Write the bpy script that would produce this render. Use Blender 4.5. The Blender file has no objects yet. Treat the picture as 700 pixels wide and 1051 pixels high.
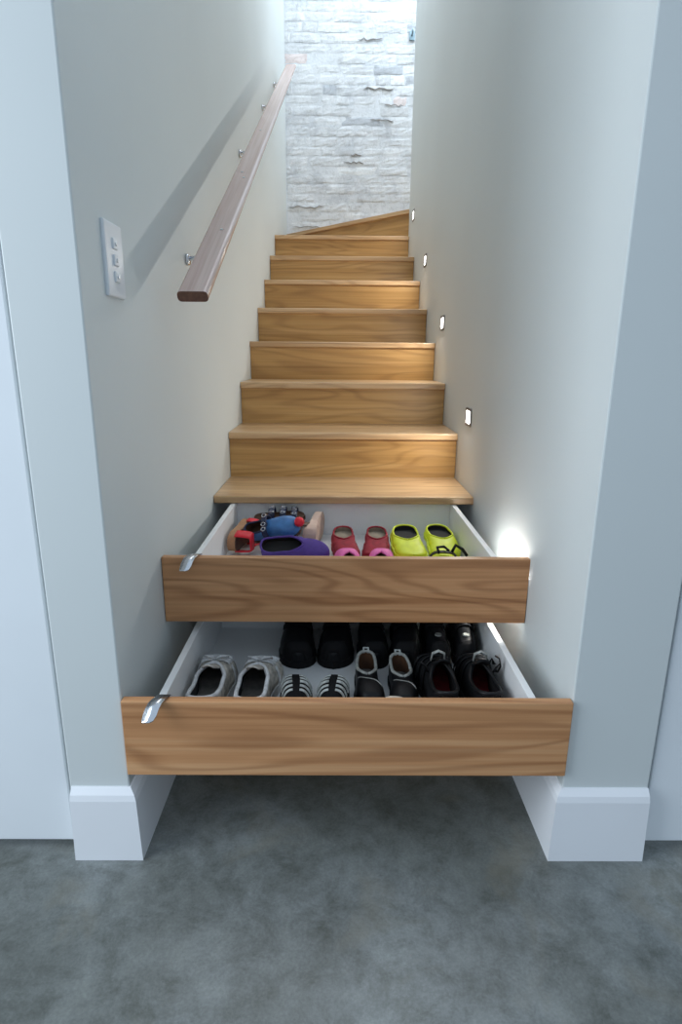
import bpy, bmesh, math, random
from mathutils import Vector, Matrix
random.seed(7)
PI = math.pi
COL = bpy.context.scene.collection

# ------------------------------------------------------------------ materials
def new_mat(name):
    m = bpy.data.materials.new(name); m.use_nodes = True
    nt = m.node_tree
    return m, nt, nt.nodes['Principled BSDF']
def N(nt, t, **kw):
    n = nt.nodes.new(t)
    for k, v in kw.items(): setattr(n, k, v)
    return n
def ramp(nt, stops):
    r = N(nt, 'ShaderNodeValToRGB')
    e = r.color_ramp.elements
    while len(e) < len(stops): e.new(0.5)
    for i, (p, c) in enumerate(stops):
        e[i].position = p; e[i].color = (*c, 1)
    return r
def mapping(nt, scale, loc=None, coord='Object', rnd=False):
    tc = N(nt, 'ShaderNodeTexCoord'); mp = N(nt, 'ShaderNodeMapping')
    mp.inputs['Scale'].default_value = scale
    src = tc.outputs[coord]
    if rnd:
        oi = N(nt, 'ShaderNodeObjectInfo'); mul = N(nt, 'ShaderNodeVectorMath', operation='MULTIPLY')
        cmb = N(nt, 'ShaderNodeCombineXYZ')
        for i in range(3): nt.links.new(oi.outputs['Random'], cmb.inputs[i])
        mul.inputs[1].default_value = (7, 9, 5)
        nt.links.new(cmb.outputs[0], mul.inputs[0])
        add = N(nt, 'ShaderNodeVectorMath', operation='ADD')
        nt.links.new(src, add.inputs[0]); nt.links.new(mul.outputs[0], add.inputs[1])
        src = add.outputs[0]
    nt.links.new(src, mp.inputs['Vector'])
    return mp.outputs['Vector']
def noise(nt, vec, scale, detail=4, rough=.55, dist=0):
    n = N(nt, 'ShaderNodeTexNoise')
    n.inputs['Scale'].default_value = scale; n.inputs['Detail'].default_value = detail
    n.inputs['Roughness'].default_value = rough; n.inputs['Distortion'].default_value = dist
    nt.links.new(vec, n.inputs['Vector'])
    return n.outputs['Fac']
def mix(nt, mode, fac, a, b):
    m = N(nt, 'ShaderNodeMix', data_type='RGBA', blend_type=mode)
    for s, v in ((0, fac), (6, a), (7, b)):
        if hasattr(v, 'is_linked'): nt.links.new(v, m.inputs[s])
        else: m.inputs[s].default_value = v if s == 0 else (*v, 1)
    return m.outputs[2]
def bump(nt, b, h, strength, dist=.01):
    n = N(nt, 'ShaderNodeBump'); n.inputs['Strength'].default_value = strength
    n.inputs['Distance'].default_value = dist
    nt.links.new(h, n.inputs['Height']); nt.links.new(n.outputs[0], b.inputs['Normal'])

def plain(name, col, rough=.5, metal=0., var=.06, scale=40, bmp=.0, spec=.5):
    m, nt, b = new_mat(name)
    v = mapping(nt, (1, 1, 1))
    f = noise(nt, v, scale)
    lo = tuple(max(0, c*(1-var)) for c in col); hi = tuple(min(1, c*(1+var)) for c in col)
    r = ramp(nt, [(.3, lo), (.7, hi)])
    nt.links.new(f, r.inputs[0]); nt.links.new(r.outputs[0], b.inputs['Base Color'])
    b.inputs['Roughness'].default_value = rough; b.inputs['Metallic'].default_value = metal
    b.inputs['Specular IOR Level'].default_value = spec
    if bmp: bump(nt, b, f, bmp, .002)
    return m

def wood(name, c_dark, c_mid, c_light, rough=.38, figure=1.0, axis=0, ring=.45):
    m, nt, b = new_mat(name)
    # fine straight grain along local x
    sc1 = [34, 34, 34]; sc1[axis] = .5
    sc2 = [110, 110, 110]; sc2[axis] = 2.2
    sc3 = [5.5, 5.5, 5.5]; sc3[axis] = .8
    v = mapping(nt, tuple(sc3), rnd=True)
    big = noise(nt, v, 1.0, 2, .5, .4)
    # cathedral bands: rings cut from the large-scale field
    mul = N(nt, 'ShaderNodeMath', operation='MULTIPLY'); mul.inputs[1].default_value = 78*figure
    nt.links.new(big, mul.inputs[0])
    sn = N(nt, 'ShaderNodeMath', operation='SINE'); nt.links.new(mul.outputs[0], sn.inputs[0])
    mr = N(nt, 'ShaderNodeMapRange'); mr.inputs[1].default_value = -1
    nt.links.new(sn.outputs[0], mr.inputs[0])
    st = noise(nt, mapping(nt, tuple(sc1), rnd=True), 1.0, 5, .62, .3)
    fine = noise(nt, mapping(nt, tuple(sc2), rnd=True), 1.0, 3, .6)
    base = ramp(nt, [(.22, c_dark), (.48, c_mid), (.76, c_light)])
    nt.links.new(st, base.inputs[0])
    rr = ramp(nt, [(.0, (.60, .52, .46)), (.28, (.86, .82, .78)), (.6, (1.0, 1.0, 1.0))])
    nt.links.new(mr.outputs[0], rr.inputs[0])
    c = mix(nt, 'MULTIPLY', ring, base.outputs[0], rr.outputs[0])
    fr = ramp(nt, [(.3, (.80, .78, .74)), (.62, (1, 1, 1))])
    nt.links.new(fine, fr.inputs[0])
    c = mix(nt, 'MULTIPLY', .6, c, fr.outputs[0])
    nt.links.new(c, b.inputs['Base Color'])
    b.inputs['Roughness'].default_value = rough
    bump(nt, b, fine, .08, .001)
    return m

M = {}
M['tread'] = wood('honey_timber_tread', (.46, .275, .13), (.62, .40, .21), (.72, .51, .30), .32)
M['riser'] = wood('golden_timber_riser', (.34, .175, .050), (.52, .295, .098), (.64, .40, .165), .42)
M['front'] = wood('timber_drawer_front', (.39, .17, .066), (.59, .295, .132), (.73, .425, .22), .40, 1.0, ring=.62)
M['rail'] = wood('red_brown_rail_sky_sheen', (.42, .27, .23), (.58, .42, .37), (.68, .53, .49), .20, .6, axis=1, ring=.0)  # pale pinkish tone puts the reflected skylight into the timber colour

M['endgrain'] = plain('dark_end_grain', (.17, .075, .045), .5, var=.25, scale=90)
def wall_paint(name, col, rough=.55):
    m, nt, b = new_mat(name)
    v = mapping(nt, (1, 1, 1))
    f = noise(nt, v, 1.3, 3); g = noise(nt, v, 240, 2)
    r = ramp(nt, [(.3, tuple(c*.975 for c in col)), (.7, tuple(min(1, c*1.02) for c in col))])
    nt.links.new(f, r.inputs[0]); nt.links.new(r.outputs[0], b.inputs['Base Color'])
    b.inputs['Roughness'].default_value = rough
    bump(nt, b, g, .05, .001)
    return m
M['wall'] = wall_paint('pale_grey_wall_paint', (.655, .695, .69))
M['white'] = plain('white_gloss_paint', (.84, .86, .89), .3, var=.02, scale=3)
M['doorw'] = plain('white_door_paint', (.80, .84, .87), .35, var=.03, scale=2)
M['lam'] = plain('white_laminate', (.86, .87, .87), .4, var=.03, scale=6)
M['plastic'] = plain('white_plastic', (.74, .77, .80), .3, var=.01)
M['chrome'] = plain('brushed_chrome', (.72, .74, .78), .22, 1.0, var=.05)
M['steel'] = plain('satin_steel', (.55, .58, .62), .3, 1.0)

# concrete
def concrete():
    m, nt, b = new_mat('polished_concrete')
    v = mapping(nt, (1, 1, 1))
    a = noise(nt, v, 2.1, 6, .6, .4); c = noise(nt, v, 11, 10, .78, .3); g = noise(nt, v, 170, 3, .7)
    r1 = ramp(nt, [(.28, (0.105, 0.113, 0.101)), (.45, (0.189, 0.206, 0.197)), (.58, (0.248, 0.27, 0.267)), (.75, (0.36, 0.39, 0.385))])
    nt.links.new(a, r1.inputs[0])
    r2 = ramp(nt, [(.34, (.52, .52, .48)), (.52, (.95, .95, .95)), (.66, (1.18, 1.18, 1.16))]); nt.links.new(c, r2.inputs[0])
    r3 = ramp(nt, [(.36, (.72, .72, .72)), (.7, (1, 1, 1))]); nt.links.new(g, r3.inputs[0])
    x = mix(nt, 'MULTIPLY', .95, r1.outputs[0], r2.outputs[0]); x = mix(nt, 'MULTIPLY', .8, x, r3.outputs[0])
    # warm ochre clouds
    w = noise(nt, v, 4.3, 4, .6, .5); rw = ramp(nt, [(.55, (0, 0, 0)), (.75, (.5, .5, .5))]); nt.links.new(w, rw.inputs[0])
    x = mix(nt, 'MIX', rw.outputs[0], x, (0.218, 0.197, 0.143))
    nt.links.new(x, b.inputs['Base Color'])
    rr = N(nt, 'ShaderNodeMapRange'); rr.inputs[3].default_value = .32; rr.inputs[4].default_value = .52
    nt.links.new(c, rr.inputs[0]); nt.links.new(rr.outputs[0], b.inputs['Roughness'])
    bump(nt, b, g, .12, .001)
    return m
M['concrete'] = concrete()

def brick_mat():
    m, nt, b = new_mat('whitewashed_old_brick')
    at = N(nt, 'ShaderNodeAttribute'); at.attribute_name = 'tone'
    v = mapping(nt, (1, 1, 1))
    a = noise(nt, v, 5, 6, .65, .6); g = noise(nt, v, 38, 6, .7, .5)
    r = ramp(nt, [(.30, (.55, .57, .60)), (.48, (.72, .74, .76)), (.72, (.84, .86, .88))]); nt.links.new(a, r.inputs[0])
    r2 = ramp(nt, [(.30, (.74, .74, .73)), (.5, (1, 1, 1))]); nt.links.new(g, r2.inputs[0])
    x = mix(nt, 'MULTIPLY', .85, r.outputs[0], r2.outputs[0])
    x = mix(nt, 'MULTIPLY', .85, x, at.outputs['Color'])
    nt.links.new(x, b.inputs['Base Color']); b.inputs['Roughness'].default_value = .9
    bump(nt, b, g, .5, .008)
    return m
M['brick'] = brick_mat()

def emis(name, col, s):
    m, nt, b = new_mat(name)
    b.inputs['Base Color'].default_value = (*col, 1)
    b.inputs['Emission Color'].default_value = (*col, 1); b.inputs['Emission Strength'].default_value = s
    return m
M['framegrey'] = plain('grey_metal_frame', (.16, .15, .14), .4, .3)
M['lens'] = emis('lit_diffuser', (1, .98, .94), 5)

# shoe materials
M['grey_mesh'] = plain('worn_grey_mesh', (.44, .415, .37), .8, var=.55, scale=55, bmp=.6)
M['pale_trim'] = plain('pale_grey_trim', (.62, .63, .64), .6, var=.2, scale=60)
M['dark_lining'] = plain('dark_lining', (.035, .036, .04), .85, var=.3)
M['grey_insole'] = plain('grey_brown_insole', (.17, .155, .14), .85, var=.3)
M['sole_white'] = plain('worn_white_rubber', (.60, .61, .60), .6, var=.1)
M['black_leather'] = plain('black_leather', (.005, .0055, .007), .45, var=.3, bmp=.2, spec=.3)
M['black_fabric'] = plain('black_fabric', (.005, .0055, .007), .8, var=.4, bmp=.4, spec=.2)
M['black_rubber'] = plain('black_rubber', (.007, .007, .008), .7, spec=.2)
M['silver_band'] = plain('silver_grey_band', (.44, .47, .46), .5, var=.45, scale=70)
M['grey_trim'] = plain('grey_trim', (.30, .31, .29), .6, var=.35, scale=80)
M['beige'] = plain('pale_beige', (.62, .55, .45), .6, var=.1)
M['dark_red'] = plain('dark_red_insole', (.22, .015, .02), .7, var=.3)
M['red'] = plain('crimson_suede', (.30, .010, .024), .75, var=.25, scale=60, bmp=.3)
M['red_bright'] = plain('bright_red', (.80, .02, .04), .5)
M['pink'] = plain('hot_pink', (.85, .16, .45), .6)
M['yellow'] = plain('acid_yellow', (.72, .80, .02), .5, var=.08, scale=50)
M['black_in'] = plain('black_insole', (.012, .012, .012), .8)
M['tan_in'] = plain('taupe_insole', (.28, .23, .17), .8, var=.25)
M['purple'] = plain('purple_suede', (.085, .04, .27), .75, var=.15, bmp=.2)
M['blue'] = plain('steel_blue_satin', (.055, .18, .42), .35, var=.3, scale=25)
M['navy'] = plain('navy_strap', (.012, .02, .06), .5, var=.3)
M['tan_wood'] = plain('tan_leather_sole', (.42, .21, .10), .5, var=.15)
M['brown'] = plain('dark_brown_leather', (.085, .04, .02), .5, var=.3)
M['rose_beige'] = plain('rose_beige_sole', (.66, .47, .38), .55, var=.08)

# ------------------------------------------------------------------ object helpers
def link(o): COL.objects.link(o); return o
def tag(o, label=None, cat=None, group=None, kind=None):
    if label: o['label'] = label
    if cat: o['category'] = cat
    if group: o['group'] = group
    if kind: o['kind'] = kind
    return o
def thing(name, label, cat, loc, rot=(0, 0, 0), group=None):
    o = link(bpy.data.objects.new(name, None)); o.empty_display_size = .05
    o.location = loc; o.rotation_euler = rot
    return tag(o, label, cat, group)
def finish(name, bm, mat, parent=None, smooth=False, loc=None):
    bmesh.ops.recalc_face_normals(bm, faces=bm.faces)
    me = bpy.data.meshes.new(name); bm.to_mesh(me); bm.free()
    for m in (mat if isinstance(mat, (list, tuple)) else [mat]): me.materials.append(m)
    if smooth:
        for p in me.polygons: p.use_smooth = True
    o = link(bpy.data.objects.new(name, me))
    if parent: o.parent = parent
    if loc: o.location = loc
    return o
def add_box(bm, a, b, bev=0, seg=2):
    x0, y0, z0 = a; x1, y1, z1 = b
    vs = [bm.verts.new(p) for p in ((x0,y0,z0),(x1,y0,z0),(x1,y1,z0),(x0,y1,z0),(x0,y0,z1),(x1,y0,z1),(x1,y1,z1),(x0,y1,z1))]
    fs = [bm.faces.new([vs[i] for i in f]) for f in ((3,2,1,0),(4,5,6,7),(0,1,5,4),(1,2,6,5),(2,3,7,6),(3,0,4,7))]
    if bev:
        es = set(e for f in fs for e in f.edges)
        bmesh.ops.bevel(bm, geom=list(es), offset=bev, segments=seg, affect='EDGES', profile=.5)
def box(name, a, b, mat, parent=None, bev=0, seg=2):
    bm = bmesh.new(); add_box(bm, a, b, bev, seg)
    return finish(name, bm, mat, parent)
def add_tube(bm, pts, r, n=8, closed=False, flat=1.0, up=None):
    pts = [Vector(p) for p in pts]; rings = []
    m = len(pts); prev = None
    for i, p in enumerate(pts):
        if closed: t = pts[(i+1) % m]-pts[i-1]
        else: t = pts[min(i+1, m-1)]-pts[max(i-1, 0)]
        if t.length < 1e-9: t = Vector((0, 1, 0))
        t.normalize()
        u = Vector(up) if up else (prev if prev else (Vector((0, 0, 1)) if abs(t.z) < .9 else Vector((1, 0, 0))))
        s = t.cross(u)
        if s.length < 1e-5: s = t.cross(Vector((1, .3, 0)))
        s.normalize(); u = s.cross(t); prev = u
        rr = r[i] if isinstance(r, (list, tuple)) else r
        rings.append([bm.verts.new(p + s*math.cos(2*PI*k/n)*rr + u*math.sin(2*PI*k/n)*rr*flat) for k in range(n)])
    for i in range(m if closed else m-1):
        a, b = rings[i], rings[(i+1) % m]
        for k in range(n): bm.faces.new((a[k], a[(k+1) % n], b[(k+1) % n], b[k]))
    if not closed:
        bm.faces.new(rings[0]); bm.faces.new(rings[-1][::-1])
def tube(name, pts, r, mat, parent=None, n=8, closed=False, flat=1.0, up=None):
    bm = bmesh.new(); add_tube(bm, pts, r, n, closed, flat, up)
    return finish(name, bm, mat, parent, True)
def prism(bm, outline, z0, z1):
    a = [bm.verts.new((x, y, z0)) for x, y in outline]; b = [bm.verts.new((x, y, z1)) for x, y in outline]
    n = len(outline)
    bm.faces.new(a[::-1]); bm.faces.new(b)
    for i in range(n): bm.faces.new((a[i], a[(i+1) % n], b[(i+1) % n], b[i]))

# ------------------------------------------------------------------ measured dimensions
HW = .4635           # half width between the stair walls
R, G = .183, .3388
Y1, Z1 = .973, .578  # nosing of the tread over the upper drawer
def ny(k): return Y1 + k*G     # k=-2,-1 lie under the pulled-out drawers
def nz(k): return Z1 + k*R
TOPZ = 4.7
YB = 4.46            # face of the brick wall

# ------------------------------------------------------------------ setting
box('floor', (-3.2, -4.5, -.12), (3.2, 5.0, 0), M['concrete'])
tag(bpy.data.objects['floor'], 'polished grey concrete floor with blue and ochre mottling', 'floor', kind='structure')

def struct(o, label, cat): return tag(o, label, cat, kind='structure')
struct(box('wall_left', (-.591, 0, 0), (-HW, YB, TOPZ), M['wall'], bev=.003, seg=2), 'pale grey stairwell wall carrying the handrail', 'wall')
struct(box('wall_right', (HW, 0, 0), (.649, 3.40, TOPZ), M['wall'], bev=.003, seg=2), 'pale grey stairwell wall with recessed step lights', 'wall')
struct(box('wall_front_left', (-3.2, .045, 0), (-1.46, .16, TOPZ), M['wall']), 'plain wall beyond the left door', 'wall')
struct(box('wall_front_right', (1.53, .045, 0), (3.2, .16, TOPZ), M['wall']), 'plain wall beyond the right door', 'wall')
struct(box('wall_above_left', (-1.46, .045, 2.46), (-.593, .16, TOPZ), M['wall']), 'wall over the left door', 'wall')
struct(box('wall_above_right', (.651, .045, 2.46), (1.53, .16, TOPZ), M['wall']), 'wall over the right door', 'wall')
struct(box('wall_landing', (1.75, 3.40, 0), (1.85, YB, TOPZ), M['wall']), 'end wall of the winder landing', 'wall')
struct(box('wall_landing_near', (.651, 3.30, 0), (1.75, 3.40, TOPZ), M['wall']), 'near wall of the winder landing', 'wall')

def door(name, x0, x1, label, hx):
    o = box(name, (x0, .008, .024), (x1, .044, 2.45), M['doorw'], bev=.003)
    struct(o, label, 'door')
    bm = bmesh.new()
    for z in (1.0,):
        add_tube(bm, [(hx, .008, z), (hx, -.035, z), (hx, -.045, z+.002), (hx+(.10 if hx < 0 else -.10), -.047, z+.002)], .008, 10)
    h = finish('door_handle', bm, M['steel'], o, True)
    return o
door('door_1', -1.455, -.599, 'flush white door left of the stair, small gap above the floor', -1.38)
door('door_2', .657, 1.525, 'flush white door right of the stair, small gap above the floor', 1.45)

# skirting boards: splayed section swept round the wall ends
def skirting(name, path, label):
    # path: list of (x,y), room on the right-hand side of travel
    prof = [(0, 0), (.023, 0), (.0165, .145), (.013, .158), (.003, .171), (0, .171)]
    bm = bmesh.new(); rings = []
    P = [Vector((x, y)) for x, y in path]
    for i, p in enumerate(P):
        ns = []
        if i > 0: d = (P[i]-P[i-1]).normalized(); ns.append(Vector((d.y, -d.x)))
        if i < len(P)-1: d = (P[i+1]-P[i]).normalized(); ns.append(Vector((d.y, -d.x)))
        n = sum(ns, Vector((0, 0)))
        if len(ns) == 2: n = n.normalized() / max(.3, n.normalized().dot(ns[0]))
        rings.append([bm.verts.new((p.x+n.x*t, p.y+n.y*t, z)) for t, z in prof])
    for a, b in zip(rings, rings[1:]):
        for k in range(len(prof)):
            bm.faces.new((a[k], a[(k+1) % len(prof)], b[(k+1) % len(prof)], b[k]))
    bm.faces.new(rings[0]); bm.faces.new(rings[-1][::-1])
    return struct(finish(name, bm, M['white']), label, 'skirting board')
skirting('baseboard_left', [(-HW, .31), (-HW, 0), (-.587, 0)][::-1], 'tall white skirting board wrapping the left wall end')
skirting('baseboard_right', [(HW, .31), (HW, 0), (.648, 0)], 'tall white skirting board wrapping the right wall end')

# ------------------------------------------------------------------ old painted brick wall
def brick_wall():
    bm = bmesh.new()
    lay = bm.loops.layers.float_color.new('tone')
    x0, x1, z0, z1 = -HW, 1.75, 1.6, TOPZ
    def paint(fs, c):
        for f in fs:
            for l in f.loops: l[lay] = (*c, 1)
    def slab(a, b, c):
        n = len(bm.faces); add_box(bm, a, b); bm.faces.ensure_lookup_table(); paint(bm.faces[n:], c)
    slab((x0, YB+.0055, z0), (x1, YB+.25, z1), (.93, .94, .96))
    rz = random.Random(11); z = z0; row = 0
    while z < z1-.03:
        h = .072+rz.uniform(-.006, .006)
        x = x0 - rz.uniform(0, .2)
        while x < x1:
            w = rz.choice((.22, .23, .24, .11, .34))
            a, b = max(x, x0), min(x+w, x1)
            x += w + .010
            if b-a < .03: continue
            q = rz.random(); c = rz.uniform(.86, 1.0); tone = (c, c, c*1.01)
            if q < .05: tone = (.62, .64, .68)
            elif q < .09: tone = (1.0, .84, .80)
            elif q < .15: tone = (1.12, 1.12, 1.12)
            pr = rz.uniform(.0, .004)
            if rz.random() < .06: pr = -.004
            j = lambda s=.005: rz.uniform(-s, s)
            # uneven front face: a 5x3 grid pushed about, with rounded edges
            nx, nz_ = 6, 4
            g = []
            for iz in range(nz_+1):
                r_ = []
                for ix in range(nx+1):
                    edge = ix in (0, nx) or iz in (0, nz_)
                    yy = YB + .004 - pr + j(.0016) + (.0024 if edge else 0)
                    r_.append(bm.verts.new((a+(b-a)*ix/nx+(j(.004) if not ix in (0, nx) else 0), yy, z+(h-.008)*iz/nz_+(j(.004)))))
                g.append(r_)
            fs = []
            for iz in range(nz_):
                for ix in range(nx):
                    fs.append(bm.faces.new((g[iz][ix], g[iz][ix+1], g[iz+1][ix+1], g[iz+1][ix])))
            paint(fs, tone)
        z += h; row += 1
    # a few knocked-out, open joints
    for (cx, cz, w) in ((.10, 2.62, .17), (.33, 2.93, .2), (.30, 3.16, .25), (-.30, 2.28, .30), (-.28, 2.12, .28), (.12, 2.68, .09), (.42, 3.04, .16), (.22, 3.5, .2)):
        k = len(bm.faces); pts = []
        for s in range(9):
            pts.append((cx-w/2+w*s/8, YB-.0035, cz+rz.uniform(-.010, .010)))
        add_tube(bm, pts, [.001]+[rz.uniform(.003, .007) for _ in range(7)]+[.001], 5)
        bm.faces.ensure_lookup_table(); paint(bm.faces[k:], (.42, .40, .38))
    me_o = finish('wall_back', bm, M['brick'], smooth=False)
    return struct(me_o, 'rough old brick wall painted white at the top of the stair', 'wall')
brick_wall()

# small bracket fitting on the bricks
ft = thing('wall_bracket', 'small blue-grey metal bracket fixed to the white brick wall', 'bracket', (.552, YB-.004, 3.53))
M['bluemetal'] = plain('blue_grey_metal', (.26, .36, .42), .5, .4)
box('back_plate', (-.022, -.008, -.035), (.022, .004, .030), M['bluemetal'], ft, .003)
tube('arm', [(0, -.006, .0), (0, -.035, .0), (0, -.048, .008), (0, -.05, .025)], .007, M['bluemetal'], ft)

# ------------------------------------------------------------------ staircase
stair = thing('staircase', 'straight timber staircase rising between the two walls, winding right at the top', 'staircase', (0, ny(-2), 0))
TT = .027
oy = ny(-2)
SW = HW-.002
def tread_mesh(y0, y1, z):
    bm = bmesh.new(); add_box(bm, (-SW, y0-oy, z-TT), (SW, y1-oy, z))
    es = [e for e in bm.edges if all(abs(v.co.y-(y0-oy)) < 1e-6 for v in e.verts) and abs(e.verts[0].co.z-e.verts[1].co.z) < 1e-6]
    bmesh.ops.bevel(bm, geom=es, offset=.005, segments=3, affect='EDGES', profile=.5)
    return bm
for k in range(-2, 8):
    yb = ny(k+1)+.014 if k < 7 else 3.375
    finish('tread', tread_mesh(ny(k), yb, nz(k)), M['tread'], stair)
# risers: the two behind the drawers are the drawer fronts themselves
for k in (-2, 1, 2, 3, 4, 5, 6, 7):
    zb = nz(k-1) if k > -2 else 0.0
    box('riser', (-SW, ny(k)+.014-oy, zb), (SW, ny(k)+.032-oy, nz(k)-TT), M['riser'], stair)
# winder platform at the top of the flight and the first winder step
def poly_prism(name, pts, z0, z1, mat, bev=0, rz=0):
    bm = bmesh.new(); c_, s_ = math.cos(-rz), math.sin(-rz)
    prism(bm, [(c_*x-s_*(y-oy), s_*x+c_*(y-oy)) for x, y in pts], z0, z1)
    if bev: bmesh.ops.bevel(bm, geom=[e for e in bm.edges], offset=bev, segments=2, affect='EDGES', profile=.5)
    o = finish(name, bm, mat, stair); o.rotation_euler = (0, 0, rz)
    return o
px, py_ = SW, 3.405
z9 = nz(8)
poly_prism('tread', [(-SW, 3.376), (SW, 3.376), (SW, 3.45), (-SW, YB-.02)], nz(7)-TT, nz(7), M['tread'])
ang = math.atan2(.93, -.925)
d = Vector((math.cos(ang), math.sin(ang))); nrm = Vector((-d.y, d.x))*-1   # points to the back right
p0 = Vector((px, py_)); p1 = p0+d*1.302
n2 = Vector((d.y, -d.x)); 
if n2.y < 0: n2 = -n2
poly_prism('tread', [p0[:], (SW+.16, 3.405), (SW+.16, YB-.02), (-SW, YB-.02), (-SW, py_+.93)], z9-TT, z9, M['tread'], .003, rz=-.785)
a = p0+n2*.016; b = p0+d*1.30+n2*.016
b = Vector((-SW, a.y+(a.x+SW)*.93/.925))
poly_prism('riser', [a[:], (a+n2*.018)[:], (-SW, b.y+.026), b[:]], nz(7), z9-TT, M['riser'], rz=-.785)
# second winder, turning behind the right wall
poly_prism('tread', [(SW+.165, 3.405), (1.74, 3.405), (1.74, YB-.02), (SW+.165, YB-.02)], z9+R-TT, z9+R, M['tread'], .003)
poly_prism('riser', [(SW+.18, 3.41), (SW+.198, 3.41), (SW+.198, YB-.02), (SW+.18, YB-.02)], z9, z9+R-TT, M['riser'])

# ------------------------------------------------------------------ handrail
hx0, hx1 = -.400, -.328
hy0, hz0 = .385, 1.205
sl = .545; hy1 = 3.72
L_ = math.hypot(hy1-hy0, (hy1-hy0)*sl)
ra = math.atan(sl)
hr = thing('handrail', 'flat timber handrail with rounded edges mounted on the left stair wall', 'handrail', ((hx0+hx1)/2, hy0, hz0), (ra, 0, 0))
bm = bmesh.new(); add_box(bm, (-.036, 0, -.025), (.036, L_, 0))
es = [e for e in bm.edges if abs(e.verts[0].co.y-e.verts[1].co.y) > .5]
bmesh.ops.bevel(bm, geom=es, offset=.009, segments=4, affect='EDGES', profile=.5)
es = [e for e in bm.edges if abs(e.verts[0].co.y-e.verts[1].co.y) < 1e-6]
rl = finish('rail', bm, [M['rail'], M['endgrain']], hr)
for p_ in rl.data.polygons:
    if p_.normal.y < -.9: p_.material_index = 1
for yb in (.72, 1.80, 2.72, 3.42):
    s = (yb-hy0)/math.cos(ra)
    br = tube('rail_bracket', [(-.02, s, -.025), (-.02, s, -.045), (-.035, s+.01, -.07), (-(hx0+hx1)/-2-HW+.004+.0, s+.01, -.075)], .0065, M['chrome'], hr)
    xw = -HW-(hx0+hx1)/2+.002
    bm = bmesh.new()
    ret = bmesh.ops.create_cone(bm, cap_ends=True, segments=24, radius1=.017, radius2=.014, depth=.008)
    bmesh.ops.rotate(bm, verts=bm.verts, matrix=Matrix.Rotation(PI/2, 3, 'Y'))
    bmesh.ops.translate(bm, verts=bm.verts, vec=(xw+.004, s+.01, -.075))
    finish('wall_rose', bm, M['chrome'], br, True)
    bm = bmesh.new()
    add_box(bm, (-.032, s-.02, -.029), (-.008, s+.02, -.0245), .001)
    finish('saddle', bm, M['chrome'], br)
# timber plugs over the fixings, seen on the top face
for s in (.42, .95, 1.02, 1.7):
    bm = bmesh.new(); bmesh.ops.create_cone(bm, cap_ends=True, segments=16, radius1=.0045, radius2=.0045, depth=.002)
    bmesh.ops.translate(bm, verts=bm.verts, vec=(.008 if s < 1 else -.006, s, .0006))
    finish('fixing_cap', bm, M['steel'], hr)

# ------------------------------------------------------------------ switch plate
sw = thing('switch_plate', 'white wall switch plate with a column of small switches', 'light switch', (-HW, .160, 1.238))
box('plate', (-.001, -.047, -.068), (.007, .047, .068), M['plastic'], sw, .003)
for z in (-.030, 0, .030):
    rk = box('rocker', (.005, -.012, z-.010), (.0105, .012, z+.010), M['plastic'], sw, .002)
    bm = bmesh.new(); bmesh.ops.create_cone(bm, cap_ends=True, segments=16, radius1=.004, radius2=.0035, depth=.002)
    bmesh.ops.rotate(bm, verts=bm.verts, matrix=Matrix.Rotation(PI/2, 3, 'Y'))
    bmesh.ops.translate(bm, verts=bm.verts, vec=(.0115, 0, z))
    finish('indicator', bm, M['steel'], rk)

# ------------------------------------------------------------------ step lights
step_lbl = ['recessed step light glowing behind the upper open drawer',
            'lowest fully visible step light on the right wall, largest in view',
            'second visible step light up the right wall',
            'third visible step light up the right wall, beside the upper steps',
            'topmost tiny step light on the right wall near the winder step']
for k in range(5):
    y, z = .463+k*.674, .480+k*.3665
    if k == 4: y, z = 3.13, 1.945
    st = thing('step_light', step_lbl[k], 'step light', (HW, y, z), group='recessed step lights along the right wall')
    bm = bmesh.new()
    # rounded frame ring in the yz plane
    def rr(w, h, r, x, n=5):
        out = []
        for cx_, cz_, a0 in ((w-r, h-r, 0), (-w+r, h-r, PI/2), (-w+r, -h+r, PI), (w-r, -h+r, 1.5*PI)):
            for i in range(n+1):
                t = a0+PI/2*i/n; out.append((x, cx_+r*math.cos(t), cz_+r*math.sin(t)))
        return out
    rings = [[bm.verts.new(p) for p in rr(*q)] for q in ((.048, .034, .012, .0), (.047, .033, .012, -.004), (.037, .0235, .008, -.004), (.037, .0235, .008, .0005))]
    for A, B in zip(rings, rings[1:]):
        m_ = len(A)
        for i in range(m_): bm.faces.new((A[i], A[(i+1) % m_], B[(i+1) % m_], B[i]))
    finish('frame', bm, M['framegrey'], st)
    bm = bmesh.new(); vs = [bm.verts.new(p) for p in rr(.037, .0235, .008, -.0018)]; bm.faces.new(vs)
    vs2 = [bm.verts.new(p) for p in rr(.037, .0235, .008, .0)]
    bm.faces.new(vs2[::-1])
    for i in range(len(vs)): bm.faces.new((vs[i], vs[(i+1) % len(vs)], vs2[(i+1) % len(vs)], vs2[i]))
    finish('diffuser', bm, M['lens'], st)
    la = bpy.data.lights.new('step_lamp', 'AREA'); la.shape = 'RECTANGLE'; la.size = .04; la.size_y = .06
    la.energy = [5.0, 2.0, 1.9, 1.8, .8][k]; la.color = (1, .985, .94)
    lo = link(bpy.data.objects.new('step_lamp', la)); lo.parent = st
    lo.location = (-.006, 0, 0)
    dirv = Vector((-1, 0, -.25)) if k else Vector((-.8, -.05, .35))
    lo.rotation_euler = dirv.to_track_quat('-Z', 'Y').to_euler()

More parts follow.
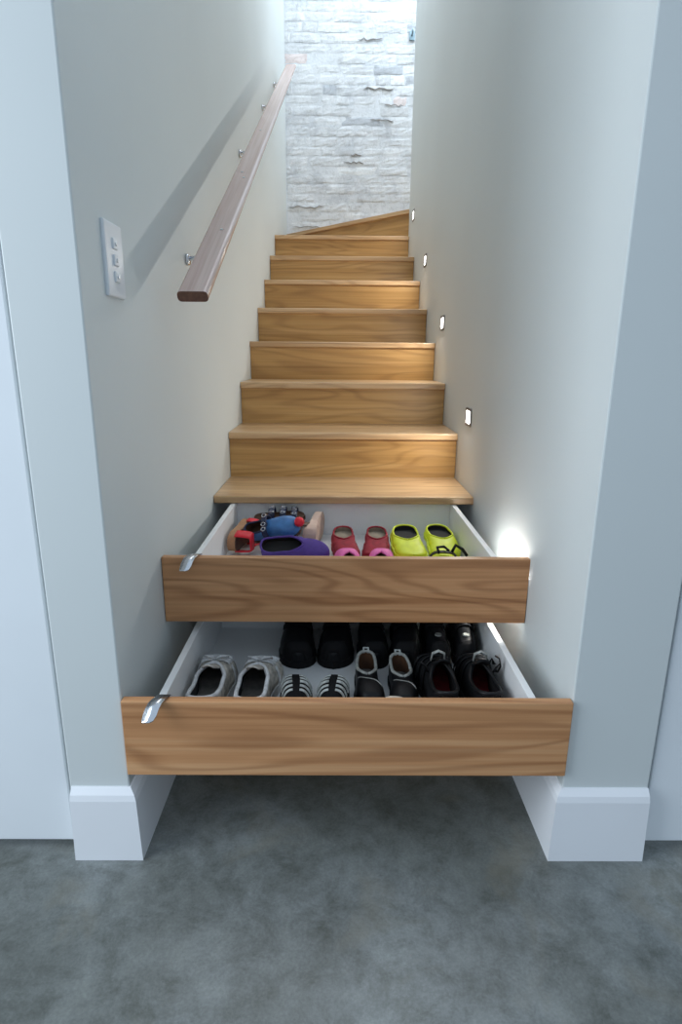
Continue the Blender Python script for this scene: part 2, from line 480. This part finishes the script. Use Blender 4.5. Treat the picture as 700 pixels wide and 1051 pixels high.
# ------------------------------------------------------------------ drawers
def drawer(label, yf, ztop, length, hh, drop, iw):
    t = thing('drawer', label, 'drawer', (0, yf, ztop-hh))
    H = hh; hw = .4618; th = .016
    bm = bmesh.new(); add_box(bm, (-hw, 0, 0), (hw, .021, H), .0015)
    finish('front_panel', bm, M['front'], t)
    zb, zt = .012, H-drop
    box('side_panel', (-iw, .0215, zb), (-iw+th, length, zt), M['lam'], t, .001)
    box('side_panel', (iw-th, .0215, zb), (iw, length, zt), M['lam'], t, .001)
    box('back_panel', (-iw+th+.0003, length-th, zb), (iw-th-.0003, length, zt), M['lam'], t)
    box('bottom_panel', (-iw+th+.0003, .0215, zb+.004), (iw-th-.0003, length-th-.0003, zb+.016), M['lam'], t)
    for s in (-1, 1):
        x0 = s*(iw+.001); x1 = s*(iw+.011)
        box('runner', (min(x0, x1), .06, zb+.01), (max(x0, x1), length+.02, zb+.05), M['steel'], t, .001)
    # curved metal finger pull hooked over the front edge
    bm = bmesh.new()
    w = .0135; prof = [(.024, H+.0005), (.0, H+.0025), (-.010, H+.0015), (-.020, H-.005), (-.029, H-.014), (-.037, H-.020), (-.043, H-.020)]
    skew = .30
    top = []; bot = []
    for i, (yy, zz) in enumerate(prof):
        ww = w*(1 if i < 5 else (.85 if i == 5 else .5))
        cx_ = -.380+skew*(yy-.02)
        top.append((bm.verts.new((cx_-ww, yy, zz+.0022)), bm.verts.new((cx_+ww, yy, zz+.0022))))
        bot.append((bm.verts.new((cx_-ww, yy, zz)), bm.verts.new((cx_+ww, yy, zz))))
    for i in range(len(prof)-1):
        bm.faces.new((top[i][0], top[i][1], top[i+1][1], top[i+1][0])); bm.faces.new((bot[i][1], bot[i][0], bot[i+1][0], bot[i+1][1]))
        bm.faces.new((top[i][0], top[i+1][0], bot[i+1][0], bot[i][0])); bm.faces.new((top[i][1], bot[i][1], bot[i+1][1], top[i+1][1]))
    for i in (0, -1): bm.faces.new((top[i][0], bot[i][0], bot[i][1], top[i][1]))
    fp = finish('finger_pull', bm, M['chrome'], t, True); fp['label'] = 'chrome finger pull'
    return t
UY, UZ = .325, .5735
LY, LZ = -.010, .381
drawer('upper open timber-fronted stair drawer holding red, yellow, blue and purple shoes', UY, UZ, .695, .1735, .0235, .402)
drawer('lower open timber-fronted stair drawer holding grey and black shoes', LY, LZ, .655, .174, .0135, .399)
UF = UZ-.1735+.028+.0005     # inside bottom of the upper drawer
LF = LZ-.174+.028+.0005

# ------------------------------------------------------------------ shoes
WP = [(0, .0), (.006, .26), (.02, .43), (.05, .60), (.1, .70), (.2, .76), (.35, .74), (.5, .78), (.62, .92), (.73, 1.0), (.82, .98), (.9, .82), (.955, .58), (.985, .33), (1, .0)]
def interp(keys, t):
    for (a, u), (b, v) in zip(keys, keys[1:]):
        if t <= b:
            s = (t-a)/(b-a) if b > a else 0
            return u+(v-u)*s
    return keys[-1][1]
class Shoe:
    def __init__(s, L=.26, W=.095, H=((0, .07), (.3, .062), (.5, .072), (.7, .055), (.9, .04), (1, .02)), op=.45, gap=.62, sole=.02, bend=.008, g0=.05, side=1, px=.62, pz=.75):
        s.L, s.W, s.H, s.op, s.gap, s.sole, s.bend, s.side, s.px, s.pz = L, W, H, op, gap, sole, bend*side, side, px, pz
    wide = 0
    def w(s, t):
        k = interp(WP, t)
        if s.wide and t < .62: k = k+(min(1, k*1.22)-k)*s.wide
        return max(k*s.W/2, .0002)
    def c(s, t): return s.bend*math.sin(PI*min(1, t*1.0))*-1 + s.bend*t
    def g(s, t):
        if t >= s.op: return 0
        u = t/s.op
        return s.w(t)*s.gap*min(1, (1-u)*3.2)**.6
    def P(s, t, a, off=0):   # a from 0 (right sole edge) through 1 (top) to 2 (left)
        left = a > 1; q = a if not left else 2-a
        w, g = s.w(t), s.g(t); h = interp(s.H, t)
        th = q*PI/2
        x = g+(w-g+off)*(max(math.cos(th), 0)**s.px); z = s.sole-.004+(h+off)*(math.sin(th)**s.pz)
        return Vector(((-x if left else x)+s.c(t), t*s.L, z))
    def outline(s, k=1.0, ext=0, n=40, t1=1.0):
        R_ = []; Lf = []
        for i in range(n+1):
            t = .5-.5*math.cos(PI*i/n); 
            R_.append((s.c(t)+s.w(t)*k+ext*(1 if 0 < i < n else 0), t*s.L+(ext*(-1 if i == 0 else (1 if i == n else 0)))))
            Lf.append((s.c(t)-s.w(t)*k-ext*(1 if 0 < i < n else 0), t*s.L+(ext*(-1 if i == 0 else (1 if i == n else 0)))))
        return R_+Lf[-2:0:-1]
    def ts(s, n=34): 
        T = [.5-.5*math.cos(PI*i/n) for i in range(n+1)] + [s.op]
        return sorted(set(round(t, 4) for t in T))
def mirror(s, t, p): return Vector((2*s.c(t)-p.x, p.y, p.z))
def upper(s, mat, root, lining=None, nj=9, th=.003, t0=0, t1=1):
    bm = bmesh.new(); T = [t for t in s.ts() if t0 <= t <= t1]; rows = []
    for t in T:
        rows.append(([bm.verts.new(s.P(t, j/nj)) for j in range(nj+1)], [bm.verts.new(mirror(s, t, s.P(t, j/nj))) for j in range(nj+1)]))
    for A, B in zip(rows, rows[1:]):
        for k in (0, 1):
            for j in range(nj): bm.faces.new((A[k][j], A[k][j+1], B[k][j+1], B[k][j]))
    bmesh.ops.remove_doubles(bm, verts=bm.verts, dist=.0004)
    o = finish('upper', bm, [mat, lining or M['dark_lining']], root, True)
    md = o.modifiers.new('thickness', 'SOLIDIFY'); md.thickness = th; md.offset = -1
    md.material_offset = 1; md.use_even_offset = False
    return o
def sole(s, mat, root, h=None, k=1.03):
    bm = bmesh.new(); prism(bm, s.outline(k, .0015), 0, h or s.sole)
    es = [e for e in bm.edges if abs(e.verts[0].co.z-e.verts[1].co.z) < 1e-6 and e.verts[0].co.z > .005]
    bmesh.ops.bevel(bm, geom=es, offset=.002, segments=2, affect='EDGES')
    return finish('sole', bm, mat, root)
def insole(s, mat, root):
    bm = bmesh.new(); prism(bm, s.outline(.86), s.sole+.0005, s.sole+.005)
    return finish('insole', bm, mat, root)
def rim(s, mat, root, r=.0035, name='collar'):
    T = [t for t in s.ts() if t <= s.op]
    pts = [s.P(t, 1) for t in T[::-1]]
    pts2 = []
    for t in T:
        pts2.append(Vector((2*s.c(t)-s.P(t, 1).x, t*s.L, s.P(t, 1).z)))
    return tube(name, pts+pts2[1:], r, mat, root, 7)
def band(s, mat, root, ta, tb, name='strap', off=.002, a0=0, a1=2, th=.002):
    bm = bmesh.new(); na = 18; nt_ = 4; g = []
    for i in range(nt_+1):
        t = ta+(tb-ta)*i/nt_
        g.append([bm.verts.new(s.P(t, a0+(a1-a0)*j/na, off)) for j in range(na+1)])
    for i in range(nt_):
        for j in range(na): bm.faces.new((g[i][j], g[i][j+1], g[i+1][j+1], g[i+1][j]))
    o = finish(name, bm, mat, root, True)
    md = o.modifiers.new('thickness', 'SOLIDIFY'); md.thickness = th; md.offset = 1
    return o
def laces(s, mat, root, t0, t1, n=5, r=.0022, wdt=.42):
    bm = bmesh.new()
    for i in range(n):
        t = t0+(t1-t0)*i/(n-1); u = t+(t1-t0)/(n-1)*.8
        for (ta, tb) in ((t, u), (u, t)):
            pts = [s.P(ta+(tb-ta)*q/6, (1-wdt)+2*wdt*q/6, .004) for q in range(7)]
            add_tube(bm, pts, r, 6)
    tb = s.P(t0, 1, .006)
    for sx in (-1, 1):      # bow loops and loose ends
        add_tube(bm, [tb, tb+Vector((sx*.014, -.004, .010)), tb+Vector((sx*.028, .004, .008)), tb+Vector((sx*.030, .016, .0)), tb+Vector((sx*.014, .012, .003)), tb], r, 6)
        add_tube(bm, [tb, tb+Vector((sx*.012, .014, .004)), tb+Vector((sx*.026, .03, -.008)), tb+Vector((sx*.034, .036, -.02))], r, 6)
    return finish('laces', bm, mat, root, True)
def tongue(s, mat, root, lift=.014, w=.022):
    bm = bmesh.new(); g = []
    n = 6
    for i in range(n+1):
        u = i/n; t = s.op+.10-(.28)*u*s.op/.45
        base = s.P(max(t, s.op), 1)
        y = t*s.L; z = base.z-.003+lift*u*u*1.2
        if t < s.op: z += (s.op-t)*s.L*.25
        g.append([bm.verts.new((s.c(t)+w*(-1+2*j/6)*(1-.25*u*u), y, z-.006*abs(-1+2*j/6)**2)) for j in range(7)])
    for a_, b_ in zip(g, g[1:]):
        for j in range(6): bm.faces.new((a_[j], a_[j+1], b_[j+1], b_[j]))
    o = finish('tongue', bm, mat, root, True)
    md = o.modifiers.new('thickness', 'SOLIDIFY'); md.thickness = .004
    return o
def place(t, x, y, z, rz, rx=0, ry=0):
    t.location = (x, y, z); t.rotation_euler = (rx, ry, rz)

# --- lower drawer, front row -------------------------------------------------
# heel at the given point, rz = 0 points the toe up the stair
def sneaker(label, x, y, rz, side):
    t = thing('sneaker', label, 'shoe', (0, 0, 0), group='worn grey running shoes')
    s = Shoe(.262, .101, ((0, .062), (.12, .052), (.28, .048), (.48, .062), (.60, .064), (.72, .056), (.86, .046), (1, .02)), .60, .88, .024, .008, side=side)
    upper(s, M['grey_mesh'], t, M['dark_lining']); sole(s, M['sole_white'], t); insole(s, M['grey_insole'], t)
    rim(s, M['pale_trim'], t, .0052); tongue(s, M['grey_mesh'], t, .016); laces(s, M['pale_trim'], t, .63, .80, 4, .0019, .42)
    band(s, M['pale_trim'], t, .64, .68, 'side_stripe', .0008, .0, .52); band(s, M['pale_trim'], t, .64, .68, 'side_stripe', .0008, 1.48, 2)
    band(s, M['pale_trim'], t, .95, .985, 'toe_cap', .0008)
    place(t, x, y, LF, rz)
sneaker('left shoe of the worn grey running pair, against the drawer side', -.336, .105, -.035, -1)
sneaker('right shoe of the worn grey running pair, beside the striped shoes', -.222, .100, -.045, 1)

def striped(label, x, y, rz, side):
    t = thing('striped_shoe', label, 'shoe', (0, 0, 0), group='black shoes with silver stripes')
    s = Shoe(.215, .080, ((0, .05), (.3, .045), (.45, .068), (.7, .070), (.9, .062), (1, .03)), .40, .7, .014, .006, side=side)
    upper(s, M['black_fabric'], t); sole(s, M['black_rubber'], t); insole(s, M['black_in'], t); rim(s, M['black_rubber'], t, .003)
    for a_, b_ in ((.50, .535), (.58, .615), (.66, .70), (.745, .785), (.83, .865), (.91, .94)):
        band(s, M['silver_band'], t, a_, b_, 'stripe', .0008, .34, .94); band(s, M['silver_band'], t, a_, b_, 'stripe', .0008, 1.06, 1.66)
    place(t, x, y, LF, rz)
striped('left black shoe with silver stripes across the top', -.118, .034, .01, -1)
striped('right black shoe with silver stripes across the top', -.032, .034, -.01, 1)

def loafer(label, x, y, rz, side, z=0):
    t = thing('slip_on_shoe', label, 'shoe', (0, 0, 0), group='small dark slip-on shoes with grey rims')
    s = Shoe(.186, .074, ((0, .060), (.1, .052), (.3, .046), (.5, .050), (.7, .05), (.9, .04), (1, .02)), .54, .86, .014, .005, side=side)
    upper(s, M['black_leather'], t, M['brown']); sole(s, M['black_rubber'], t); insole(s, M['grey_insole'], t); rim(s, M['grey_trim'], t, .0042)
    tube('heel_tab', [(-.006, .004, .066), (-.006, -.003, .078), (.006, -.004, .078), (.006, .004, .066)], .003, M['silver_band'], t)
    tube('topline_stitch', [s.P(.55+.02*i, .55+.09*i, .001) for i in range(11)], .0012, M['grey_trim'], t)
    place(t, x, y, LF+z, rz)
loafer('left small dark slip-on shoe with grey rim and heel tab', .055, .350, PI+.03, -1)
loafer('right small dark slip-on shoe with grey rim, next to the black strapped sandals', .138, .338, PI+.03, 1)

def sandal_beige(label, x, y, rz):
    t = thing('strappy_sandal', label, 'sandal', (0, 0, 0))
    s = Shoe(.128, .070, ((0, .04), (.5, .070), (.85, .076), (1, .06)), .3, .7, .012, .004)
    sole(s, M['black_rubber'], t); insole(s, M['beige'], t)
    for a_ in (.18, .36, .54, .72): band(s, M['beige'], t, a_, a_+.05, 'strap', .001)
    place(t, x, y, LF+.0, rz)
sandal_beige('small pale beige strappy sandal just behind the lower drawer front', .098, .014, -.12)

def trek(label, x, y, rz, side, flip):
    t = thing('trekking_sandal', label, 'sandal', (0, 0, 0), group='black strapped trekking sandals')
    s = Shoe(.258, .090, ((0, .072), (.12, .064), (.3, .060), (.48, .084), (.6, .078), (.8, .058), (1, .02)), .50, .84, .026, .007, side=side)
    upper(s, M['black_fabric'], t, M['black_in']); sole(s, M['black_rubber'], t); insole(s, M['dark_red'], t); rim(s, M['black_leather'], t, .0055)
    tongue(s, M['black_fabric'], t, .02)
    for a_ in (.50, .62, .74): band(s, M['black_leather'], t, a_, a_+.06, 'strap', .003)
    k = flip
    # grey webbing loop on the throat and loose strap ends
    b_ = s.P(.50, 1, .004)
    tube('webbing_loop', [b_+Vector((-.016+.004*k, 0, -.002)), b_+Vector((-.014+.004*k, -.004, .018)), b_+Vector((.0+.004*k, -.006, .026)), b_+Vector((.015+.004*k, -.004, .018)), b_+Vector((.017+.004*k, 0, -.002))], .0045, M['grey_trim'], t, flat=.5)
    for j, (dx, dz) in enumerate(((.014, .016), (.016, -.004)) if k > 0 else ((-.02, .02),)):
        q = s.P(.40+.1*j, .65 if k > 0 else 1.35, .003)
        tube('loose_strap', [q, q+Vector((dx*.35, -.01, .020)), q+Vector((dx*.8, -.004, dz+.006)), q+Vector((dx*1.15, .008, dz))], .0045, M['black_leather'], t, flat=.35)
    if k > 0:
        q = s.P(.44, .7, .003)
        tube('loose_strap', [q+Vector((.004, -.012, .038)), q+Vector((.014, -.014, .032)), q+Vector((.019, -.014, .012)), q+Vector((.014, -.012, -.004)), q+Vector((.006, -.006, -.004))], .004, M['black_leather'], t, flat=.4)
    place(t, x, y, LF, rz)
trek('left black trekking sandal with grey webbing loop and red insole', .227, .108, .01, -1, -1)
trek('right black trekking sandal with loose straps against the drawer side', .328, .106, 0, 1, 1)

# --- lower drawer, back row --------------------------------------------------
def boot(label, x, y, rz, side, W=.098, Hs=.118, grp='black leather boots at the back of the lower drawer', glint=False):
    t = thing('ankle_boot', label, 'boot', (0, 0, 0), group=grp)
    s = Shoe(.238, W, ((0, Hs), (.25, Hs*.98), (.40, Hs*.93), (.50, .090), (.62, .070), (.8, .060), (.93, .052), (1, .02)), .36, .72, .024, .006, side=side, px=.5, pz=.9)
    upper(s, M['black_leather'], t, M['black_in']); sole(s, M['black_rubber'], t); insole(s, M['black_in'], t); rim(s, M['black_fabric'], t, .006)
    laces(s, M['black_fabric'], t, .40, .62, 5, .0024, .40)
    band(s, M['black_rubber'], t, .90, .985, 'toe_cap', .001)
    if glint:  # grey disc paints a round highlight onto the toe
        q = s.P(.80, 1, .0015)
        bm = bmesh.new(); bmesh.ops.create_cone(bm, cap_ends=True, segments=20, radius1=.010, radius2=.009, depth=.003)
        bmesh.ops.translate(bm, verts=bm.verts, vec=q)
        finish('glint', bm, M['grey_trim'], t)
    place(t, x, y, LF, rz)
boot('leftmost black boot in the back row, right of the empty corner', -.133, .616, PI, -1, .100)
boot('second black boot from the left in the back row', -.025, .616, PI, 1, .098)
boot('third black boot from the left in the back row', .079, .616, PI, -1, .084, .105)
boot('fourth black boot from the left in the back row', .172, .616, PI, 1, .086, .105)
boot('black boot with a disc standing in for a round glint, second from the right in the back row', .258, .616, PI, -1, .067, .112, glint=True)
boot('rightmost black boot with a disc standing in for a round glint, against the drawer side', .338, .616, PI, 1, .066, .112, glint=True)

# --- upper drawer ------------------------------------------------------------
def slipper(name, label, x, y, rz, side, mat, inn, grp, L=.235, W=.094, z=0, Hh=.052, op=.5, rmat=None, rx=0, ry=0, low=.034, gap=.86):
    t = thing(name, label, 'shoe', (0, 0, 0), group=grp)
    s = Shoe(L, W, ((0, low+.006), (.15, low), (.32, low+.004), (op, Hh), (.7, Hh*.95), (.88, Hh*.72), (1, .02)), op, gap, .014, .007, side=side)
    s.wide = 1
    upper(s, mat, t, inn); sole(s, rmat or mat, t); insole(s, inn, t); rim(s, mat, t, .0035)
    place(t, x, y, UF+z, rz, rx, ry)
    return t, s
slipper('slip_on_shoe', 'left crimson suede slip-on with taupe insole', -.003, .905, PI+.07, -1, M['red'], M['tan_in'], 'crimson suede slip-ons', .20, .082, .027, .022, rx=-.13, low=.018)
slipper('slip_on_shoe', 'right crimson suede slip-on with taupe insole', .113, .905, PI-.07, 1, M['red'], M['tan_in'], 'crimson suede slip-ons', .20, .082, .027, .022, rx=-.13, low=.018)
slipper('clog', 'left acid yellow clog with black insole', .210, .908, PI+.03, -1, M['yellow'], M['black_in'], 'acid yellow clogs', .215, .104, .033, .026, rx=-.145, low=.018, op=.56)
slipper('clog', 'right acid yellow clog with black insole, beside the drawer side', .320, .915, PI+.06, 1, M['yellow'], M['black_in'], 'acid yellow clogs', .205, .100, .033, .026, rx=-.15, low=.018, op=.56)
for (lb, x, y, r, sd) in (('left hot pink ballet shoe in front of the crimson pair', .012, .492, .03, -1), ('right hot pink ballet shoe in front of the crimson pair', .108, .492, -.03, 1)):
    slipper('ballet_shoe', lb, x, y, r, sd, M['pink'], M['tan_in'], 'hot pink ballet shoes', .205, .080, 0, .064)
# black and yellow shoe in front of the yellow clogs
t = thing('strappy_sandal', 'black strappy sandal with yellow trim in front of the yellow clogs', 'sandal', (0, 0, 0))
s = Shoe(.20, .09, ((0, .045), (.5, .052), (.8, .050), (1, .03)), .3, .7, .014, .005)
sole(s, M['black_rubber'], t); insole(s, M['yellow'], t)
for i, a_ in enumerate((.40, .54, .68, .82)):
    band(s, M['yellow'] if i == 1 else M['black_leather'], t, a_, a_+.08, 'strap', .002)
tube('loose_strap', [s.P(.72, .8, .006), s.P(.72, .8, .006)+Vector((.01, 0, .022)), s.P(.78, .6, .006)+Vector((.02, 0, .012)), s.P(.8, .5, .006)+Vector((.03, .0, -.004))], .005, M['black_leather'], t)
tube('loose_strap', [s.P(.60, 1.1, .006), s.P(.66, 1.1, .022), s.P(.76, 1.0, .018), s.P(.84, .9, .006)], .004, M['black_leather'], t)
place(t, .288, .478, UF, -.08)

# purple shoe, lying across the drawer
pt, ps = slipper('ballet_shoe', 'purple suede flat with black lining lying across the drawer', -.262, .715, -PI/2, 1, M['purple'], M['black_in'], None, .215, .078, .026, .036, op=.62, low=.026, ry=.60)

# sole slab sandals leaning / standing on edge
def slab_sandal(name, label, mat_side, mat_foot, th, L, W, wedge=0):
    t = thing(name, label, 'sandal', (0, 0, 0))
    s = Shoe(L, W, ((0, .05), (.5, .055), (.8, .05), (1, .03)), .3, .7, th, .005)
    bm = bmesh.new(); prism(bm, s.outline(1.0), 0, th)
    if wedge:
        for v in bm.verts:
            if v.co.z < .001:
                u = v.co.y/L
                v.co.z = -wedge*max(0, 1-u/.45)**.8 if u < .45 else 0
    bmesh.ops.bevel(bm, geom=[e for e in bm.edges if abs(e.verts[0].co.z-e.verts[1].co.z) < 1e-6], offset=.002, segments=1, affect='EDGES')
    finish('sole', bm, mat_side, t)
    bm = bmesh.new(); prism(bm, s.outline(.95), th+.0003, th+.003); finish('footbed', bm, mat_foot, t)
    return t, s
# tan soled sandal with red straps, standing on its side at the left
t, s = slab_sandal('red_strap_sandal', 'tan soled sandal with red straps standing on its side', M['tan_wood'], M['brown'], .026, .22, .082)
for a_ in (.04, .62): band(s, M['red_bright'], t, a_, a_+.16, 'strap', .001, th=.003)
tube('edge_strap', [s.P(.40+.03*i, .45, .004) for i in range(14)], .006, M['red_bright'], t, flat=.5)
place(t, -.376, .735, UF+.046, -.16, 0, PI/2)
# beige soled sandal standing on its side
t, s = slab_sandal('wedge_sandal', 'rose-beige soled wedge sandal standing on its side', M['rose_beige'], M['rose_beige'], .022, .20, .096, .02)
band(s, M['brown'], t, .10, .32, 'strap', .001, th=.003)
place(t, -.112, .790, UF+.052, -.22, 0, -PI/2)
# blue satin shoe with a red pompom, resting on the others
t = thing('pompom_shoe', 'steel blue satin shoe with red pompom and dark buckled strap', 'shoe', (0, 0, 0))
s = Shoe(.180, .078, ((0, .050), (.15, .042), (.3, .040), (.5, .046), (.7, .040), (.9, .03), (1, .012)), .42, .75, .012, .004)
upper(s, M['blue'], t, M['brown']); sole(s, M['brown'], t); insole(s, M['brown'], t); rim(s, M['navy'], t, .0035)
bm = bmesh.new(); bmesh.ops.create_icosphere(bm, subdivisions=3, radius=.016)
rz_ = random.Random(3)
for v in bm.verts: v.co *= 1+rz_.uniform(-.08, .08)
bmesh.ops.translate(bm, verts=bm.verts, vec=s.P(.97, 1)+Vector((0, .008, .008)))
finish('pompom', bm, M['red_bright'], t, True)
band(s, M['navy'], t, .34, .44, 'ankle_strap', .012, th=.003)
for q in (.8, 1.0, 1.2):
    c_ = s.P(.39, q, .017); bm = bmesh.new()
    ring = [c_+Vector((.007*math.cos(a), .007*math.sin(a), .001)) for a in [2*PI*i/12 for i in range(12)]]
    add_tube(bm, ring, .0013, 5, True); finish('buckle', bm, M['chrome'], t, True)
place(t, -.308, .832, UF+.041, -PI/2+.05, .36, .70)
# dark navy strap with silver eyelets lying over the sandals at the back
t = thing('buckled_sandal', 'navy sandal with silver buckles resting on the red-strapped one', 'sandal', (0, 0, 0))
s = Shoe(.18, .070, ((0, .03), (.5, .032), (1, .02)), .3, .7, .012, .004)
sole(s, M['brown'], t); insole(s, M['brown'], t)
for a_ in (.30, .52, .74):
    band(s, M['navy'], t, a_, a_+.12, 'strap', .002, th=.003)
    for q in (.7, 1.0, 1.3):
        c_ = s.P(a_+.06, q, .007); bm = bmesh.new()
        ring = [c_+Vector((.006*math.cos(a), .009*math.sin(a), 0)) for a in [2*PI*i/12 for i in range(12)]]
        add_tube(bm, ring, .0010, 5, True); finish('buckle', bm, M['chrome'], t, True)
place(t, -.316, .958, UF+.064, -PI/2, .06, .26)

# ------------------------------------------------------------------ light
w = bpy.data.worlds.new('World'); bpy.context.scene.world = w; w.use_nodes = True
bg = w.node_tree.nodes['Background']; bg.inputs[0].default_value = (.68, .83, 1.0, 1); bg.inputs[1].default_value = .58
def area(name, loc, target, sx, sy, e, col):
    l = bpy.data.lights.new(name, 'AREA'); l.shape = 'RECTANGLE'; l.size = sx; l.size_y = sy; l.energy = e; l.color = col
    o = link(bpy.data.objects.new(name, l)); o.location = loc
    o.rotation_euler = (Vector(target)-Vector(loc)).to_track_quat('-Z', 'Y').to_euler()
    return o
area('window_light', (-2.5, -.95, 1.7), (.5, .25, .8), 1.5, 2.4, 56, (.82, .91, 1.0))
area('skylight', (.9, 3.85, 4.6), (.1, 4.3, 2.4), .9, .8, 30, (.80, .91, 1.0))
area('skylight_stair', (0, 2.4, 4.65), (0, 2.4, 0), .8, 1.8, 22, (.95, .97, 1.0))

# ------------------------------------------------------------------ camera
cx, cz, dd, pi_, ya, ro, f = -.0253, 1.0652, 1.0766, .259, .0078, .0083, 608.33
F = Vector((math.sin(ya)*math.cos(pi_), math.cos(ya)*math.cos(pi_), -math.sin(pi_)))
Rr = Vector((math.cos(ya), -math.sin(ya), 0)); U = Rr.cross(F)
R2 = Rr*math.cos(ro)+U*math.sin(ro); U2 = U*math.cos(ro)-Rr*math.sin(ro)
cam = bpy.data.cameras.new('camera'); co = link(bpy.data.objects.new('camera', cam))
mt = Matrix((R2, U2, -F)).transposed().to_4x4(); mt.translation = Vector((cx, -dd, cz)); co.matrix_world = mt
cam.sensor_fit = 'HORIZONTAL'; cam.sensor_width = 36; cam.lens = f/700*36
cam.clip_start = .02
bpy.context.scene.camera = co
bpy.context.scene.view_settings.view_transform = 'Standard'
bpy.context.scene.view_settings.look = 'None'
bpy.context.scene.view_settings.exposure = .22
